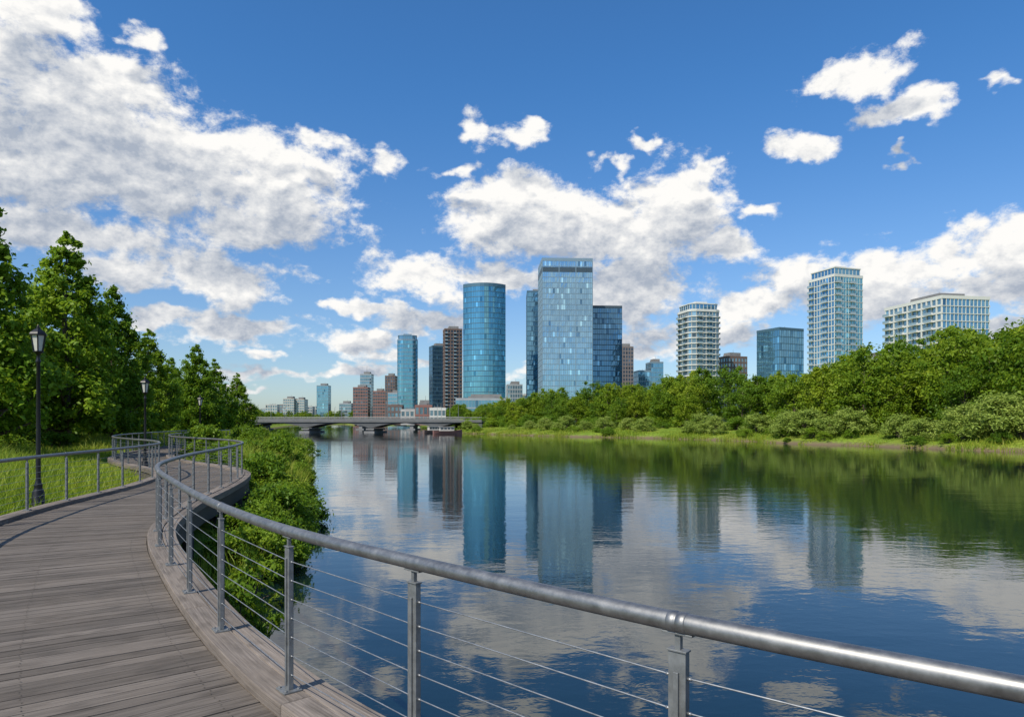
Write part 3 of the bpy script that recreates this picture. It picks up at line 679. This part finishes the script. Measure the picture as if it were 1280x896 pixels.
def boat(x,y,L,rz,col,name):
    par=empty(name,(x,y,0),rz); h=MB()
    st=[(-L/2,.85,.9),(-L/4,1.1,.8),(0,1.2,.8),(L/4,1.0,.9),(L*.42,.5,1.1),(L/2,.05,1.25)]
    for a,b in zip(st[:-1],st[1:]):
        for sd in(-1,1):
            h.face([(a[0],0,-.3),(b[0],0,-.3),(b[0],sd*b[1]*.6,-.1),(a[0],sd*a[1]*.6,-.1)]); h.face([(a[0],sd*a[1]*.6,-.1),(b[0],sd*b[1]*.6,-.1),(b[0],sd*b[1],b[2]),(a[0],sd*a[1],a[2])])
        h.face([(a[0],-a[1],a[2]-.1),(b[0],-b[1],b[2]-.1),(b[0],b[1],b[2]-.1),(a[0],a[1],a[2]-.1)],1)
    a=st[0]; h.face([(a[0],-a[1],a[2]),(a[0],a[1],a[2]),(a[0],a[1]*.6,-.1),(a[0],-a[1]*.6,-.1)])
    h.obj('hull',[col,w_cream],par); c=MB(); c.box((-.3,0,1.35),(L*.24,.8,.55),mat=0); c.box((-.3,0,1.94),(L*.27,.95,.04),mat=0)
    for k in range(4):
        for sd in (-1,1): c.box((-.3-L*.18+k*L*.12,sd*.805,1.45),(L*.045,.01,.22),mat=1)
    c.obj('cabin',[w_cream,g_dark],par)
boat(-17.5,186,8,.3,w_red,'moored_boat'); boat(-22.5,199,7,.5,w_brown,'moored_boat')
# ------------------------------------------------------------------ sky
SUN_AZ=math.radians(-140); SUN_EL=math.radians(48)
W=bpy.data.worlds.new('World'); sc.world=W; W.use_nodes=True; nt=W.node_tree; nt.nodes.clear()
W.cycles.sampling_method='NONE'
STR=.13
sky=nn(nt,'ShaderNodeTexSky',sky_type='NISHITA'); sky.sun_disc=False; sky.sun_elevation=SUN_EL; sky.sun_rotation=SUN_AZ; sky.air_density=1.0; sky.dust_density=.6; sky.ozone_density=2.5; sky.altitude=0
CL=[(-600,330,165,105,0),(-450,320,185,100,0),(-305,285,135,76,0),(-520,400,135,85,0),(-620,440,100,90,0),(-345,242,100,34,0),(-600,520,75,60,.1),(-560,238,160,38,0),
(-465,486,42,21,.35),(-365,182,114,40,0),(-480,190,66,28,.1),(-350,116,120,22,.1),(-420,124,60,18,.2),
(30,250,135,60,0),(0,290,58,36,0),(215,262,84,70,0),(130,228,160,44,0),(232,312,28,20,.25),(262,228,60,30,.05),
(-95,174,105,34,0),(-20,178,75,28,0),(150,165,100,50,0),(-185,138,60,14,.15),(-175,100,64,22,.1),(-100,120,66,19,.15),
(370,180,100,46,0),(310,146,105,28,.05),(470,180,105,44,0),(600,208,90,56,0),(560,160,150,36,0),(440,152,120,32,0),(230,105,90,22,.15),(600,110,90,14,.25),
(425,433,62,30,.25),(490,387,68,24,.35),(365,340,62,27,.25),(605,420,26,17,.42),(505,332,20,12,.42),
(-155,322,28,26,.38),(-40,360,28,30,.42),(12,357,44,24,.4),(-65,317,40,14,.42),(160,347,28,13,.45),(-245,352,26,20,.48),(315,264,26,12,.45),(120,322,34,14,.45),
(272,105,62,22,.15),(160,90,66,20,.15),(-290,62,95,12,.25),(-110,76,85,15,.2),(-350,42,80,9,.3),(-200,58,70,11,.3),(-300,88,46,10,.35),(60,60,80,10,.35)]
BL=[]
for (u,v,w,h,sf) in CL:
    u/=853;v/=853;w/=853;h/=853
    a_=math.atan(u); ca=math.cos(a_); e_=math.atan(v*ca); BL.append((a_,e_,w*ca*ca,h*ca*math.cos(e_)**2,sf))
def mkgroup(lo,hi):
    grp=bpy.data.node_groups.new('cloud_field','ShaderNodeTree')
    grp.interface.new_socket('P',in_out='INPUT',socket_type='NodeSocketVector'); grp.interface.new_socket('D',in_out='OUTPUT',socket_type='NodeSocketFloat')
    gi=grp.nodes.new('NodeGroupInput'); go=grp.nodes.new('NodeGroupOutput'); acc=None
    for (a_,e_,wa,we,sf) in BL:
        m=wa*1.9+.09
        if a_+m<lo or a_-m>hi: continue
        d=vmath(grp,'LENGTH',vmath(grp,'MULTIPLY_ADD',gi.outputs[0],(1/wa,1/we,0),(-a_/wa,-e_/we,sf)))
        acc=d if acc is None else nn(grp,'ShaderNodeMath',{0:acc,1:d,2:.25},operation='SMOOTH_MIN').outputs[0]
    grp.links.new(acc,go.inputs[0]); return grp
tc=nn(nt,'ShaderNodeTexCoord'); sp=nn(nt,'ShaderNodeSeparateXYZ',{0:tc.outputs['Generated']}); X_,Y_,Z_=sp.outputs
az=math_(nt,'ARCTAN2',X_,Y_); hyp=math_(nt,'SQRT',math_(nt,'ADD',math_(nt,'MULTIPLY',X_,X_),math_(nt,'MULTIPLY',Y_,Y_))); el=math_(nt,'ARCTAN2',Z_,hyp)
P=nn(nt,'ShaderNodeCombineXYZ',{0:az,1:el}).outputs[0]
Qd=vmath(nt,'MULTIPLY',tc.outputs['Generated'],(1,1,1.5))
wn=noise(nt,Qd,11,3,.7); wv=vmath(nt,'MULTIPLY',vmath(nt,'SUBTRACT',wn.outputs['Color'],(.5,.5,.5)),(.125,.075,0))
Pw=vmath(nt,'ADD',P,wv); Pw1=vmath(nt,'ADD',Pw,(-.014,.052,0))
gn=noise(nt,Qd,3.2,2,.5); back=nn(nt,'ShaderNodeMapRange',{0:Y_,1:.55,2:.15,3:-1.6,4:0}).outputs[0]
gen=math_(nt,'ADD',math_(nt,'MULTIPLY_ADD',gn.outputs['Fac'],4.0,-2.1),back)
nz0=noise(nt,Qd,14,7,.66,.1); n0c=math_(nt,'SUBTRACT',nz0.outputs['Fac'],.5)
nz1=noise(nt,vmath(nt,'ADD',Qd,(-.006,-.004,.016)),14,5,.64,.1); n1c=math_(nt,'SUBTRACT',nz1.outputs['Fac'],.5)
eg=nn(nt,'ShaderNodeMapRange',{0:el,1:.0,2:.5,3:0,4:1},interpolation_type='SMOOTHSTEP').outputs[0]
tint=mixc(nt,eg,(.76,.86,1.00,1),(.42,.86,1.22,1))
skyc=mixc(nt,1,sky.outputs[0],tint,'MULTIPLY')
fade=nn(nt,'ShaderNodeMapRange',{0:el,1:.0,2:.05,3:0,4:1}).outputs[0]
def sector(grp):
    def fld(vec):
        if grp is None: return gen
        g=nt.nodes.new('ShaderNodeGroup'); g.node_tree=grp; nt.links.new(vec,g.inputs[0])
        return math_(nt,'MAXIMUM',math_(nt,'SUBTRACT',1.0,g.outputs[0]),gen)
    b0=fld(Pw); b1=fld(Pw1)
    D0=math_(nt,'MULTIPLY_ADD',n0c,3.0,math_(nt,'MULTIPLY_ADD',b0,1.25,.03))
    D1=math_(nt,'MULTIPLY_ADD',n1c,.7,b1)
    alpha=nn(nt,'ShaderNodeMapRange',{0:D0,1:.0,2:.62,3:0,4:1},interpolation_type='SMOOTHSTEP').outputs[0]
    thick=math_(nt,'MAXIMUM',math_(nt,'ADD',D1,-.02),0); lit=math_(nt,'EXPONENT',math_(nt,'MULTIPLY',thick,-2.1))
    lit=math_(nt,'MULTIPLY_ADD',math_(nt,'SUBTRACT',nz0.outputs['Fac'],nz1.outputs['Fac']),2.3,lit,clamp=True)
    cc=mixc(nt,lit,(.40/STR,.455/STR,.55/STR,1),(1.0/STR,.985/STR,.955/STR,1))
    colr=mixc(nt,math_(nt,'MULTIPLY',alpha,fade),skyc,cc)
    return nn(nt,'ShaderNodeBackground',{'Color':colr,'Strength':STR}).outputs[0]
def pick(cond,a,b): return nn(nt,'ShaderNodeMixShader',{0:cond,1:a,2:b}).outputs[0]
sL=sector(mkgroup(-.95,-.24)); sM=sector(mkgroup(-.24,.24)); sR=sector(mkgroup(.24,.95)); sB=sector(None)
front=pick(math_(nt,'GREATER_THAN',az,-.24),sL,pick(math_(nt,'GREATER_THAN',az,.24),sM,sR))
inside=math_(nt,'MULTIPLY',math_(nt,'LESS_THAN',math_(nt,'ABSOLUTE',az),.95),math_(nt,'LESS_THAN',el,.72))
inside=math_(nt,'MULTIPLY',inside,math_(nt,'GREATER_THAN',el,0.0))
fin=pick(inside,sB,front)
out=nn(nt,'ShaderNodeOutputWorld',{0:fin})
sl=bpy.data.lights.new('sun','SUN'); sl.energy=5.0; sl.angle=math.radians(.5); sl.color=(1,.92,.78)
so=bpy.data.objects.new('sun',sl); COL.objects.link(so)
sd=Vector((math.sin(SUN_AZ)*math.cos(SUN_EL),math.cos(SUN_AZ)*math.cos(SUN_EL),math.sin(SUN_EL))); so.rotation_euler=sd.to_track_quat('Z','Y').to_euler(); so.location=sd*100
cam=bpy.data.cameras.new('camera'); co=bpy.data.objects.new('camera',cam); COL.objects.link(co); cam.lens=24; cam.sensor_width=36; cam.shift_y=79/1280
co.location=(0,0,3.3); co.rotation_euler=(math.radians(90),0,0); cam.clip_start=.05; cam.clip_end=20000; sc.camera=co
